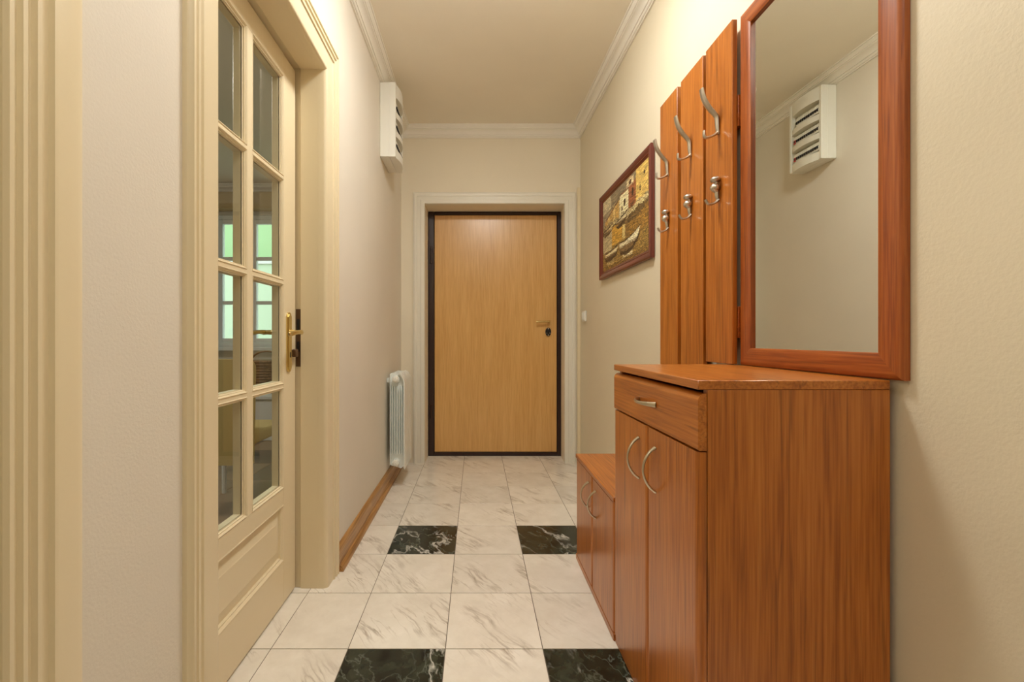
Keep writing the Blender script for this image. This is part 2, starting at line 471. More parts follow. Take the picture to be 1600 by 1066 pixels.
c2 = casing_left(1.040, 1.786, 2.07, PA, M['cream'], 'trim_5', 'cream ribbed casing around the glazed door')
# liner and stops of that opening
mb = MB()
mb.box(XW-0.002, -0.612, D1[0], 1.040-0.010, 0, 2.0815); mb.box(XW-0.002, -0.612, 1.796, 1.798, 0, 2.0815); mb.box(XW-0.002, -0.612, D1[0], D1[1], 2.080, 2.0815)
mb.box(-0.70, -0.6295, 1.786, 1.7965, 0, 2.08, 0.0008); mb.box(-0.70, -0.6295, 1.029, 1.040, 0, 2.08, 0.0008); mb.box(-0.70, -0.6295, 1.040, 1.786, 2.07, 2.081, 0.0008)
j = mb.build('jamb', M['cream'], c2)
# strike plate on the jamb face
mb = MB(); mb.box(-0.7215, -0.7005, 1.7925, 1.7958, 0.885, 1.115, 0.001)
sp = mb.build('strike_plate', M['bronze'], c2)
MB().box(-0.716, -0.706, 1.790, 1.7924, 1.03, 1.075).build('latch_hole', M['black'], sp)
MB().box(-0.716, -0.706, 1.790, 1.7924, 0.945, 0.985).build('bolt_hole', M['black'], sp)
PB = [(0, -0.03), (0, 0.012), (0.004, 0.017), (0.010, 0.017), (0.013, 0.012), (0.017, 0.012), (0.020, 0.018), (0.026, 0.018), (0.029, 0.013), (0.034, 0.014), (0.037, 0.020), (0.043, 0.020), (0.046, 0.015),
      (0.056, 0.016), (0.059, 0.022), (0.064, 0.022), (0.068, 0.018), (0.085, 0.016), (0.105, 0.012), (0.118, 0.006), (0.122, 0.004), (0.125, 0.0), (0.1, -0.002), (0.03, -0.002)]
c3 = casing_left(-0.24, 0.556, 2.07, PB, M['cream'], 'trim_6', 'cream fluted casing of the near door at the left edge')
mb = MB()
mb.box(XW, XL, 0.548, 0.5499, 0, 2.082)
mb.build('jamb', M['cream'], c3)

# entrance casing (far wall), outwards from opening
PF = [(0, -0.02), (0, 0.020), (0.004, 0.025), (0.030, 0.025), (0.033, 0.020), (0.060, 0.019), (0.064, 0.023), (0.082, 0.024), (0.088, 0.018), (0.094, 0.016), (0.096, 0.0), (0.05, -0.002), (0.022, -0.002)]
rows = []
X0, X1, Z1 = -0.409, 0.704, 2.067
rows.append([(X0-a, YF-b, 0) for a, b in PF]); rows.append([(X0-a, YF-b, Z1+a) for a, b in PF])
rows.append([(X1+a, YF-b, Z1+a) for a, b in PF]); rows.append([(X1+a, YF-b, 0) for a, b in PF])
c1 = tag(MB().strip(rows, True, False, True).build('trim_7', M['white_trim']), 'off-white mitred casing around the oak entrance door', 'door casing', kind='structure')
mb = MB()
mb.prism([(-0.4285, YF-0.018), (-0.4095, YF-0.018), (-0.4065, 3.80), (-0.4285, 3.80)], 'z', 0, 2.085)
mb.prism([(0.7045, YF-0.018), (0.7305, YF-0.018), (0.7305, 3.80), (0.7185, 3.80)], 'z', 0, 2.085)
mb.box(-0.4285, 0.7305, YF-0.018, 3.80, 2.0675, 2.085)
mb.build('jamb', M['wall_f'], c1, False)
# thin cream corner bead between casing and right wall
mb = MB(); mb.box(0.806, 0.8345, YF-0.012, YF, 0, 2.2, 0.003)
tag(mb.build('trim_8', M['cream']), 'narrow cream strip filling the corner right of the entrance casing', 'trim', kind='structure')

# oak skirting on the left wall
def skirting(ya, yb, name, label):
    pts = [(XL, 0.001), (XL+0.034, 0.001), (XL+0.034, 0.008), (XL+0.031, 0.018), (XL+0.024, 0.025), (XL+0.017, 0.027), (XL+0.017, 0.078), (XL+0.014, 0.084), (XL+0.014, 0.090), (XL+0.008, 0.101), (XL+0.003, 0.105), (XL, 0.105)]
    o = MB().prism(pts, 'y', ya, yb).build(name, M['oak_base'])
    tag(o, label, 'skirting board', kind='structure')
skirting(1.9125, YF-0.027, 'baseboard_left', 'brown oak skirting board with quarter round along the left wall')
skirting(YB, -0.368, 'baseboard_back', 'brown oak skirting board behind the viewpoint')

# ------------------------------------------------------------------ entrance door
d = thing('door_1', 'light oak entrance door in a dark burgundy steel frame at the corridor end', 'door', (0.157, 3.79, 0), kind='structure')
mb = MB()
L, R, T = -0.562, 0.562, 2.067     # local to x 0.157
mb.box(L, -0.512, -0.006, 0.09, 0.0, T, 0.003); mb.box(0.528, R, -0.006, 0.09, 0.0, T, 0.003)
mb.box(-0.512, 0.528, -0.006, 0.09, 2.041, T, 0.003); mb.box(-0.512, 0.528, -0.006, 0.09, 0.0, 0.031, 0.003)
mb.build('door_frame', M['frame_dark'], d)
MB().box(-0.509, 0.525, 0.002, 0.06, 0.034, 2.038, 0.003).build('door_leaf', M['oak'], d)
for z0, z1 in ((1.627, 1.768), (0.313, 0.437)):
    h = MB().lathe([(0.0095, z0), (0.0095, z1)], 12, (-0.535, -0.012, 0))
    h.box(-0.547, -0.523, -0.008, -0.004, z0+0.01, z1-0.01)
    h.build('hinge', M['frame_dark'], d)
hd = MB()
hd.lathe([(0.011, -0.034), (0.011, 0.0015)], 12, (0.455, 0, 1.136), 'y')
hd.tube([(0.462, -0.036, 1.137), (0.42, -0.043, 1.136), (0.36, -0.045, 1.133), (0.346, -0.045, 1.133)], [(0.0075, 0.0095), (0.0085, 0.009), (0.010, 0.010), (0.009, 0.009)], (0, 1, 0), 12)
tag(hd.build('door_handle', M['brass'], d), 'short brass lever handle')
lk = MB(); lk.tube([(0.452, 0.002, 1.050), (0.452, -0.010, 1.050)], (0.024, 0.035), (1, 0, 0), 24)
lock = lk.build('lock_plate', M['black'], d)
lk = MB()
for dz in (0.027, -0.027): lk.lathe([(0.0055, -0.013), (0.0055, -0.0095)], 10, (0.452, 0, 1.050+dz), 'y')
for dx in (-0.013, 0.013): lk.lathe([(0.0035, -0.012), (0.0035, -0.0095)], 8, (0.452+dx, 0, 1.040), 'y')
lk.build('screw', M['nickel'], lock)
lk = MB(); lk.lathe([(0.010, -0.020), (0.012, -0.0095)], 14, (0.452, 0, 1.050), 'y'); lk.box(0.450, 0.454, -0.024, -0.019, 1.043, 1.057)
lk.build('lock_cylinder', M['black'], lock)

# ------------------------------------------------------------------ glazed door
g = thing('door_2', 'cream glazed door of eight panes with brass lever, in the left wall', 'door', (-0.72, 0, 0), kind='structure')
TH = -0.040
YA, YZ = 1.043, 1.783
YP = [(1.186, 1.396), (1.452, 1.663)]
ZP = [(1.616, 1.969), (1.227, 1.580), (0.839, 1.191), (0.450, 0.803)]
BD = 0.013
def ring_x(y0, y1, z0, z1, prof):
    """mitred ring on the door face; prof = (inwards, x)"""
    rows = []
    for sy, sz in ((0, 0), (1, 0), (1, 1), (0, 1)):
        rows.append([(x, (y1 - a) if sy else (y0 + a), (z1 - a) if sz else (z0 + a)) for a, x in prof])
    return rows
st = 0.0
MB().box(TH, 0, YA, YP[0][0]-BD, 0.008, 2.062, 0.0015).build('stile', M['cream'], g)
MB().box(TH, 0, YP[1][1]+BD, YZ, 0.008, 2.062, 0.0015).build('stile', M['cream'], g)
ya, yb = YP[0][0]-BD, YP[1][1]+BD
MB().box(TH, 0, ya, yb, ZP[0][1]+BD, 2.062).build('top_rail', M['cream'], g)
MB().box(TH, 0, ya, yb, 0.378, ZP[3][0]-BD).build('lock_rail', M['cream'], g)
MB().box(TH, 0, ya, yb, 0.008, 0.166).build('bottom_rail', M['cream'], g)
MB().box(TH+0.001, -0.0005, YP[0][1]+BD, YP[1][0]-BD, ZP[3][0]-BD, ZP[0][1]+BD).build('glazing_bar', M['cream'], g)
for i in range(3):
    for (p, q) in YP:
        MB().box(TH+0.001, -0.0005, p-BD, q+BD, ZP[i+1][1]+BD, ZP[i][0]-BD).build('glazing_bar', M['cream'], g)
BP = [(0.0, -0.030), (0.0, -0.001), (0.003, 0.002), (0.006, -0.001), (0.007, -0.004), (0.010, -0.004), (0.011, -0.009), (BD, -0.010), (BD, -0.0106)]
BPb = [(0.0, TH), (BD-0.003, TH), (BD, TH+0.003), (BD, -0.0147), (0.0, -0.0147)]
for (p, q) in YP:
    for (r, s) in ZP:
        pane = MB().box(-0.0145, -0.0108, p-0.006, q+0.006, r-0.006, s+0.006).build('pane', M['glass'], g, False)
        b = MB(); b.strip(ring_x(p-BD, q+BD, r-BD, s+BD, BP), False, True)
        b.strip(ring_x(p-BD, q+BD, r-BD, s+BD, BPb), True, True)
        b.build('glazing_bead', M['cream'], pane)
# raised bottom panel
PP = [(0.0, -0.004), (0.0, 0.0), (0.004, 0.002), (0.008, -0.002), (0.010, -0.006), (0.014, -0.006), (0.016, -0.014), (0.020, -0.014), (0.052, -0.005), (0.055, -0.003)]
b = MB(); rows = ring_x(ya, yb, 0.166, 0.378, PP); b.strip(rows, False, True)
n = len(PP); b.add([r[-1] for r in rows], [(0, 1, 2, 3)])
b.box(TH+0.006, TH+0.012, ya, yb, 0.166, 0.378)
b.build('panel', M['cream'], g)
# brass furniture on both faces
def furniture(sgn, x0):
    mb = MB()
    pts = []
    yc, zt, zb, w = 1.716, 1.098, 0.868, 0.020
    for k in range(9): a = math.pi*k/8; pts.append((yc + w*math.cos(a), zt - w + w*math.sin(a)))
    for k in range(9): a = math.pi + math.pi*k/8; pts.append((yc + w*math.cos(a), zb + w + w*math.sin(a)))
    mb.prism(pts, 'x', x0, x0 + sgn*0.005)
    pts2 = [(yc + (p[0]-yc)*0.62, (zt+zb)/2 + (p[1]-(zt+zb)/2)*0.94) for p in pts]
    mb.prism(pts2, 'x', x0 + sgn*0.005, x0 + sgn*0.009)
    pl = mb.build('handle_plate', M['brass'], g)
    zl = 1.021
    mb = MB(); mb.lathe([(0.0125, x0 + sgn*0.007), (0.0095, x0 + sgn*0.02), (0.0085, x0 + sgn*0.045)], 14, (0, yc, zl), 'x')
    mb.tube([(x0+sgn*0.043, yc+0.008, zl), (x0+sgn*0.052, yc-0.004, zl), (x0+sgn*0.056, yc-0.03, zl+0.001), (x0+sgn*0.056, yc-0.07, zl-0.002), (x0+sgn*0.054, yc-0.105, zl-0.007), (x0+sgn*0.051, yc-0.118, zl-0.008)],
            [(0.008, 0.007), (0.0095, 0.008), (0.0075, 0.0065), (0.0085, 0.006), (0.010, 0.006), (0.007, 0.004)], (0, 0, 1), 12)
    mb.build('lever', M['brass'], pl)
    mb = MB(); mb.box(x0 + sgn*0.0085, x0 + sgn*0.0098, yc-0.003, yc+0.003, 0.925, 0.945)
    mb.build('keyhole', M['black'], pl)
furniture(1, 0.0)
furniture(-1, TH)
kb = MB().box(0.001, 0.018, 1.744, 1.772, 0.925, 0.955, 0.003)
kb.build('door_catch', M['bronze'], g)

# near door leaf at the left edge
n2 = thing('door_3', 'cream closed door inside the near fluted casing at the left edge', 'door', (-0.72, 0.155, 0), kind='structure')
MB().box(-0.04, 0, -0.40, 0.39, 0.008, 2.078, 0.002).build('door_leaf', M['cream'], n2)
for z0, z1 in ((0.2, 0.85), (1.05, 1.9)):
    MB().strip(ring_x(-0.26, 0.25, z0, z1, PP), False, True).build('panel_moulding', M['cream'], n2)

# ------------------------------------------------------------------ room behind the glazed door
RX, RYB, RYF = -4.2, -0.8, 4.95
mb = MB(); mb.box(RX, XW, RYB, RYF, -0.06, -0.0005)
fl2 = tag(mb.build('floor_room', M['room_floor'], None, False), 'brownish tiled floor of the room behind the glazed door', 'floor', kind='structure')
tw = 0.42; cache = {}
for i in range(5):
    for k in range(9):
        nm = 'tile'; mat = M['room_tile'] if (i*2 + k) % 3 == 1 else M['room_floor']
        if mat.name not in cache:
            o = MB().box(-tw/2+0.002, tw/2-0.002, -tw/2+0.002, tw/2-0.002, -0.01, 0.002, 0.001).build('tile', mat, fl2, False); cache[mat.name] = o
        else:
            o = copy_part(cache[mat.name], fl2)
        o.location = (-1.0 - tw*i, 1.25 + tw*k, 0)
mb = MB(); mb.box(RX, XW, RYB, RYF, ZC, ZC+0.1)
tag(mb.build('ceiling_room', M['ceil'], None, False), 'pale ceiling of the room behind the glazed door', 'ceiling', kind='structure')
mb = MB(); mb.box(RX-0.1, RX, RYB-0.1, RYF+0.2, 0, ZC)
tag(mb.build('wall_room_left', M['room_wall'], None, False), 'far side wall of the room behind the glazed door', 'wall', kind='structure')
mb = MB(); mb.box(RX, XW, RYB-0.1, RYB, 0, ZC)
tag(mb.build('wall_room_back', M['room_wall'], None, False), 'wall of the side room behind the viewpoint', 'wall', kind='structure')
# window wall
WX0, WX1, WZ0, WZ1 = -2.92, -1.50, 0.90, 2.36
mb = MB()
mb.box(RX, WX0, RYF, RYF+0.2, 0, ZC); mb.box(WX1, XW+0.18, RYF, RYF+0.2, 0, ZC); mb.box(WX0, WX1, RYF, RYF+0.2, 0, WZ0); mb.box(WX0, WX1, RYF, RYF+0.2, WZ1, ZC)
mb.box(XW, XW+0.15, YF+0.4, RYF, 0, ZC)
tag(mb.build('wall_room_window', M['room_wall'], None, False), 'window wall of the room seen through the glazed door', 'wall', kind='structure')
rows = []
for x in (RX, XW): rows.append([(x, RYF - p*1.2, ZC + z*1.0) for p, z in CP])
tag(MB().strip(rows, True, False, True).build('trim_9', M['plaster']), 'plaster cornice above the window in the side room', 'cornice', kind='structure')
w = thing('window_1', 'white casement window in the room seen through the glazed door', 'window', ((WX0+WX1)/2, RYF, WZ0), kind='structure')
hw, hh = (WX1-WX0)/2, WZ1-WZ0
mb = MB()
for a, b in ((-hw, -hw+0.05), (hw-0.05, hw)): mb.box(a, b, 0.02, 0.09, 0, hh, 0.003)
mb.box(-hw, hw, 0.02, 0.09, 0, 0.045, 0.003); mb.box(-hw, hw, 0.02, 0.09, hh-0.045, hh, 0.003)
mb.build('window_frame', M['white'], w)
xsash = [(-hw+0.052, -0.288), (-0.283, 0.282), (0.287, hw-0.052)]
for (a, b) in xsash:
    mb = MB(); t = 0.048
    mb.box(a, a+t, 0.03, 0.08, 0.046, hh-0.046, 0.004); mb.box(b-t, b, 0.03, 0.08, 0.046, hh-0.046, 0.004)
    mb.box(a+t, b-t, 0.03, 0.08, 0.046, 0.046+t, 0.004); mb.box(a+t, b-t, 0.03, 0.08, hh-0.046-t, hh-0.046, 0.004)
    for z in (0.49, 0.98): mb.box(a+t, b-t, 0.035, 0.075, z-0.02, z+0.02, 0.004)
    s_ = mb.build('sash', M['white'], w)
    MB().box(a+t-0.004, b-t+0.004, 0.053, 0.057, 0.09, hh-0.09).build('pane', M['glass'], s_, False)
MB().box(-hw-0.06, hw+0.06, -0.13, 0.02, -0.04, 0.0, 0.006).build('window_sill', M['white'], w)
bl = thing('roller_blind_box', 'tan pelmet box above the window in the side room', 'blind box', (-2.25, RYF, 2.40))
mb = MB(); mb.prism([(0, 0), (-0.11, 0), (-0.13, 0.03), (-0.13, 0.15), (-0.11, 0.18), (0, 0.18)], 'x', -1.0, 0.95)
mb.build('box_body', paint('tan_pelmet', (186, 164, 122), 0.6), bl)
# pale green building outside
ex = thing('building', 'pale green rendered house front outside the window', 'building', (-3.2, 8.2, -1.0))
MB().box(-3.0, 3.4, 0, 0.3, 0, 7.0).build('wall', M['pale_green'], ex, False)
MB().box(-3.0, 0.35, -0.28, -0.001, 0, 3.30, 0.01).build('annexe', M['pale_mint'], ex, False)
MB().box(-3.05, 0.42, -0.34, -0.001, 3.30, 3.42, 0.01).build('ledge', M['white_plastic'], ex, False)
gd = MB(); gd.box(-12, 8, RYF+0.2, 8.2, -1.2, -1.0)
tag(gd.build('ground', paint('paved_yard', (150, 148, 138), 0.9)), 'paved yard outside the window', 'ground', kind='structure')

# slip-covered chair with its back to the door
ch = thing('dining_chair', 'cream slipcovered dining chair seen through the lower door panes', 'chair', (-1.44, 2.68, 0.002))
mb = MB(); pts = []
for k in range(7): a = math.pi/2*k/6; pts.append((0.215-0.05+0.05*math.cos(a), 0.88-0.05+0.05*math.sin(a)))
for k in range(7): a = math.pi/2+math.pi/2*k/6; pts.append((-0.215+0.05+0.05*math.cos(a), 0.88-0.05+0.05*math.sin(a)))
pts += [(-0.205, 0.30), (0.205, 0.30)]
mb.prism(pts, 'y', -0.235, -0.185); mb.build('backrest', M['slip'], ch)
MB().box(-0.21, 0.21, -0.184, 0.23, 0.40, 0.47, 0.02, 3).build('seat', M['slip'], ch)
for sx in (-1, 1):
    MB().tube([(sx*0.175, -0.21, 0.299), (sx*0.18, -0.225, 0.0)], [(0.018, 0.018), (0.013, 0.013)], (1, 0, 0), 8).build('leg', M['white'], ch)
    MB().tube([(sx*0.175, 0.195, 0.405), (sx*0.18, 0.2, 0.0)], [(0.018, 0.018), (0.013, 0.013)], (1, 0, 0), 8).build('leg', M['white'], ch)
# low table with wicker basket
tb = thing('side_table', 'dark wooden low table under the wicker basket behind the door panes', 'table', (-1.62, 3.45, 0.002))
MB().box(-0.36, 0.34, -0.25, 0.25, 0.60, 0.64, 0.005).build('table_top', M['dark_wood'], tb)
for sx in (-1, 1):
    for sy in (-1, 1): MB().box(sx*0.29-0.025, sx*0.29+0.025, sy*0.2-0.025, sy*0.2+0.025, 0, 0.60, 0.003).build('leg', M['dark_wood'], tb)
bk = thing('basket', 'brown wicker basket with arched handle on the dark table', 'basket', (-1.60, 3.42, 0.642))
mb = MB()
for i in range(9):
    z = i*0.021; r = 0.075 + i*0.0058
    mb.lathe([(r, z), (r+0.006, z+0.0105), (r, z+0.021)], 22, (0, 0, 0))
mb.build('basket_body', M['wicker'], bk)
mb = MB(); mb.tube([(0.115*math.cos(a), 0, 0.18 + 0.075*math.sin(a)) for a in [math.pi*k/12 for k in range(13)]], (0.011, 0.007), (0, 1, 0), 8)
mb.build('basket_handle', M['wicker'], bk)
bn = thing('bench', 'long white low bench unit beneath the side room window', 'bench', (-2.2, 4.62, 0.002))
MB().box(-1.0, 0.95, -0.28, 0.24, 0.0, 0.40, 0.006).build('base', M['white'], bn)
MB().box(-1.02, 0.97, -0.31, 0.25, 0.40, 0.44, 0.008).build('bench_top', M['white'], bn)
lr = thing('ceiling_lamp_or_fill', 'unseen fill light added on the side room ceiling to support the daylight', 'lamp', (-2.4, 1.9, ZC))  # unseen light added to brighten the room behind the panes
MB().lathe([(0.20, 0), (0.20, -0.02), (0.19, -0.03)], 28).build('base', M['white'], lr)
MB().lathe([(0.185, -0.03), (0.17, -0.06), (0.12, -0.085), (0.05, -0.097), (0.005, -0.099)], 28).build('lamp_shade', M['fill_room'], lr)

# ------------------------------------------------------------------ corridor ceiling lamp, plus an added unseen fill light above the viewpoint
for k, (lx, ly, lr_, lab) in enumerate(((0.13, 1.62, 0.17, 'flat opal ceiling lamp in the corridor, nearer the entrance door'), (0.14, 0.05, 0.36, 'wide flat fill light added out of view above the viewpoint'))):
    cl = thing('ceiling_lamp_or_fill', lab, 'lamp', (lx, ly, ZC))
    MB().lathe([(lr_+0.012, 0), (lr_+0.012, -0.030), (lr_+0.004, -0.034), (lr_, -0.030)], 32).build('base', M['white'], cl)
    MB().lathe([(lr_-0.001, -0.030), (lr_-0.010, -0.044 - 0.006*(1-k)), (lr_*0.78, -0.056 - 0.018*(1-k)), (lr_*0.4, -0.063 - 0.028*(1-k)), (0.005, -0.065 - 0.031*(1-k))], 32).build('lamp_shade', M['lamp'] if k == 0 else M['fill_rear'], cl)

# ------------------------------------------------------------------ fuse box
fb = thing('fuse_box', 'white wall fuse box with three rows of breakers under the left cornice', 'fuse box', (XL, 2.93, 2.13))
W2, H, DP = 0.14, 0.464, 0.094
mb = MB()
mb.box(0.0005, 0.060, -W2, W2, 0, H, 0.003)
mb.box(0.058, DP, -W2, -W2+0.010, 0, H, 0.002); mb.box(0.058, DP, W2-0.010, W2, 0, H, 0.002)
mb.build('box_body', M['white_plastic'], fb)
def arch(yw, d0, bulge, n=14):
    return [(d0 + bulge*(1-(2*k/n-1)**2), -yw + 2*yw*k/n) for k in range(n+1)]
def band(z0, z1):
    p = arch(W2-0.001, DP-0.006, 0.027)
    return [(0.061, -W2+0.001)] + p + [(0.061, W2-0.001)]
cov = MB()
RZ = [0.322, 0.203, 0.085]
edges = [(0.0005, RZ[2]-0.033), (RZ[2]+0.050, RZ[1]-0.033), (RZ[1]+0.050, RZ[0]-0.033), (RZ[0]+0.058, H-0.0005)]
for z0, z1 in edges: cov.prism(band(z0, z1), 'z', z0, z1)
for ys in (-1, 1):
    cov.box(0.062, DP+0.004, ys*0.130-0.0085, ys*0.130+0.0085, 0.002, H-0.002, 0.001)
cov.build('front_cover', M['white_plastic'], fb)
for z in RZ:
    MB().box(0.0605, 0.066, -0.121, 0.121, z-0.032, z+0.049).build('recess', M['khaki'], fb, False)
brk = None
for ri, z in enumerate(RZ):
    for k in range(12):
        y = -0.108 + k*0.0178
        red = (ri > 0 and k == 11)
        if ri == 0 and k > 10: continue
        if brk is None:
            brk = MB().box(0.0662, 0.096, -0.0084, 0.0084, -0.024, 0.028, 0.001).build('breaker', M['white_plastic'], fb)
            tog = MB().box(0.0955, 0.104, -0.0040, 0.0040, -0.012, 0.002, 0.001).build('toggle', M['black'], brk)
            MB().box(0.0955, 0.0975, -0.0070, 0.0070, 0.003, 0.007).build('marking', M['black'], brk)
            o = brk; o.location = (0, y, z)
        else:
            o = copy_part(brk, fb, (0, y, z))
            for c_ in list(brk.children): copy_part(c_, o)
        if red:
            for c_ in o.children: pass
            rb = MB().box(0.0955, 0.102, -0.0080, 0.0080, -0.020, 0.006, 0.001).build('test_button', M['redp'], o)

# ------------------------------------------------------------------ radiator
rd = thing('radiator', 'white sectional aluminium radiator on the left wall beside the entrance casing', 'radiator', (XL, 2.95, 0.13))
def section():
    mb = MB()
    # side outline of the web plate (x out from wall, z)
    web = [(0.032, 0.02), (0.10, 0.0), (0.122, 0.02), (0.122, 0.58), (0.112, 0.605), (0.09, 0.632), (0.032, 0.634)]
    mb.prism(web, 'y', 0.037, 0.043)
    for x, z0, z1 in ((0.030, 0.03, 0.632), (0.046, 0.10, 0.55), (0.061, 0.10, 0.55), (0.077, 0.10, 0.55), (0.093, 0.10, 0.55), (0.107, 0.10, 0.55)):
        mb.box(x, x+0.003, 0.006, 0.074, z0, z1)
    front = [(0.121, 0.012), (0.128, 0.0), (0.128, 0.572), (0.122, 0.598), (0.104, 0.628), (0.086, 0.636), (0.084, 0.632), (0.100, 0.624), (0.117, 0.596), (0.121, 0.572)]
    mb.prism(front, 'y', 0.006, 0.074)
    for z in (0.045, 0.595): mb.lathe([(0.024, 0.0005), (0.024, 0.0795)], 16, (0.070, 0, z), 'y')
    return mb
sec = None
for k in range(4):
    if sec is None: sec = section().build('radiator_section', M['white'], rd)
    else: copy_part(sec, rd, (0, 0.08*k, 0))
for z in (0.045, 0.595):
    MB().lathe([(0.020, 0.001), (0.021, -0.008), (0.017, -0.014), (0.011, -0.015), (0.010, -0.022), (0.002, -0.022)], 18, (0.070, 0, z), 'y').build('end_cap', M['white_plastic'], rd)
for y in (0.06, 0.26): MB().box(0.0005, 0.031, y, y+0.02, 0.57, 0.60).build('wall_bracket', M['white'], rd)

# ------------------------------------------------------------------ light switch on the right wall
def rw(name, label, cat, y, z):
    return thing(name, label, cat, (xr(y), y, z), PHI)
sw = rw('light_switch', 'small white surface switch on the right wall near the entrance casing', 'switch', 3.43, 1.165)
MB().box(-0.016, -0.0005, -0.04, 0.04, -0.04, 0.04, 0.003).build('switch_housing', M['white_plastic'], sw)
for y in (-0.0185, 0.0185):
    MB().box(-0.021, -0.0155, y-0.016, y+0.016, -0.028, 0.028, 0.002).build('rocker', M['white'], sw)

# ------------------------------------------------------------------ harbour picture
PW, PH = 0.427, 0.272
pic = rw('framed_painting', 'oil painting of a harbour with rowing boats in a mahogany frame on the right wall', 'painting', 2.548, 1.653)
FW = 0.046
FP = [(0.0, -0.004), (0.0, -0.022), (0.006, -0.026), (0.020, -0.024), (0.030, -0.018), (0.034, -0.019), (0.038, -0.014), (FW, -0.011), (FW, -0.004)]
def frame_rails(parent, w, h, prof, mat_z, mat_y, name='frame_rail'):
    cs = [(-w, -h), (w, -h), (w, h), (-w, h)]
    for k in range(4):
        rows = []
        for (cy, cz) in (cs[k], cs[(k+1) % 4]):
            rows.append([(x, cy - math.copysign(a, cy), cz - math.copysign(a, cz)) for a, x in prof])
        MB().strip(rows, True, False, True).build(name, mat_y if k % 2 == 0 else mat_z, parent)
frame_rails(pic, PW, PH, FP, M['mahog_z'], M['mahog'])
# canvas: s runs from the far end (left in view) to the near end
def inpoly(p, poly):
    c = False; n = len(poly)
    for i in range(n):
        x1, y1 = poly[i]; x2, y2 = poly[(i+1) % n]
        if (y1 > p[1]) != (y2 > p[1]) and p[0] < (x2-x1)*(p[1]-y1)/(y2-y1) + x1: c = not c
    return c
boats = [([(0.42, 0.265), (0.44, 0.17), (0.55, 0.13), (0.70, 0.155), (0.80, 0.235), (0.84, 0.33), (0.72, 0.285), (0.56, 0.255)], (232, 220, 178), (120, 96, 60)),
         ([(0.05, 0.235), (0.08, 0.175), (0.20, 0.150), (0.34, 0.185), (0.40, 0.262), (0.30, 0.243), (0.16, 0.232)], (224, 208, 160), (104, 80, 48)),
         ([(0.34, 0.555), (0.40, 0.510), (0.52, 0.525), (0.61, 0.61), (0.52, 0.585), (0.42, 0.565)], (228, 214, 168), (110, 88, 54)),
         ([(0.02, 0.55), (0.06, 0.515), (0.18, 0.53), (0.28, 0.585), (0.16, 0.565)], (214, 196, 146), (104, 80, 46))]
def artist(s, t, rnd):
    j = lambda a: (rnd.random()-0.5)*a
    s2, t2 = s + j(0.012), t + j(0.016)
    quay = 0.615 + 0.03*math.sin(s*9) + 0.01*math.sin(s*41)
    for poly, c1, c2 in boats:
        if inpoly((s2, t2), poly):
            low = min(p[1] for p in poly); hi = max(p[1] for p in poly)
            return c1 if (t - low)/(hi-low) > 0.42 + j(0.2) else c2
    for poly, c1, c2 in boats:
        if inpoly((s2, t2 + 0.045), poly) or inpoly((s2, t2 - 0.02), poly): return (66, 46, 24) if rnd.random() < 0.8 else c2
    if t2 > quay:
        col = (150, 138, 112) if t2 < 0.80 + j(0.1) else (134, 120, 92)
        if s2 < 0.22 and t2 > 0.80: col = (196, 184, 146)
        if 0.06 < s2 < 0.42 and t2 < 0.66 + 0.42*s2 + (0.03 if 0.2 < s2 < 0.33 else 0): col = (188, 152, 84) if (int(s2*22) % 3) else (214, 186, 120)
        if 0.10 < s2 < 0.40 and abs(t2 - (0.665 + 0.42*s2)) < 0.012: col = (110, 78, 48)
        if 0.43 < s2 < 0.64 and t2 < 0.86: col = (236, 222, 172)
        if 0.43 < s2 < 0.66 and 0.86 <= t2 < 0.88: col = (122, 74, 44)
        if 0.62 < s2 < 0.765 and t2 < 0.90: col = (150, 92, 56)
        if 0.58 < s2 < 0.72 and 0.88 < t2 < 0.965: col = (216, 196, 150)
        if 0.60 < s2 < 0.70 and 0.965 <= t2 < 0.965 + 0.03*(1-abs(s2-0.65)/0.05): col = (176, 150, 104)
        if 0.625 < s2 < 0.675 and 0.895 < t2 < 0.945: col = (92, 66, 40)
        if s2 > 0.765: col = (222, 188, 104) if rnd.random() > 0.15 else (196, 156, 76)
        for (a, b, c, d_) in ((0.52, 0.555, 0.70, 0.78), (0.47, 0.49, 0.655, 0.72), (0.685, 0.715, 0.74, 0.83), (0.90, 0.93, 0.86, 0.90), (0.83, 0.85, 0.72, 0.78)):
            if a < s2 < b and c < t2 < d_: col = (70, 48, 30)
        if 0.455 < s2 < 0.72 and t2 < quay + 0.05 and rnd.random() < 0.45: col = (82, 58, 36)
        return col
    if t2 > quay - 0.055 - 0.02*s2:
        return (222, 204, 148) if rnd.random() < (0.35 + 0.4*s2) else (112, 88, 52)
    if t2 > 0.50 + 0.05*math.sin(s*7):
        return (86, 66, 38) if rnd.random() < 0.7 else (150, 120, 66)
    # water with reflections
    if s2 < 0.24 and t2 > 0.26: base = (188, 174, 132)
    elif 0.24 < s2 < 0.48 and t2 > 0.30: base = (196, 152, 62)
    elif 0.48 <= s2 < 0.63 and t2 > 0.30: base = (206, 184, 116) if abs(s2-0.52) < 0.03 else (134, 104, 54)
    elif s2 >= 0.63 and t2 > 0.28: base = (176, 134, 58) if rnd.random() < 0.55 else (112, 84, 42)
    else: base = (118, 92, 48) if rnd.random() < 0.55 else (178, 146, 74)
    if t2 < 0.15 and abs(s2 - 0.62 + 0.3*(0.15-t2)) < 0.10 and rnd.random() < 0.6: base = (224, 212, 166)
    if t2 < 0.17 and abs(s2 - 0.20) < 0.09 and rnd.random() < 0.5: base = (210, 190, 130)
    if t2 < 0.06: base = (150, 116, 56) if rnd.random() < 0.6 else (90, 66, 36)
    return base
NX, NZ = 240, 150
cw, chh = PW - FW + 0.004, PH - FW + 0.004
vs, fs, cols = [], [], []
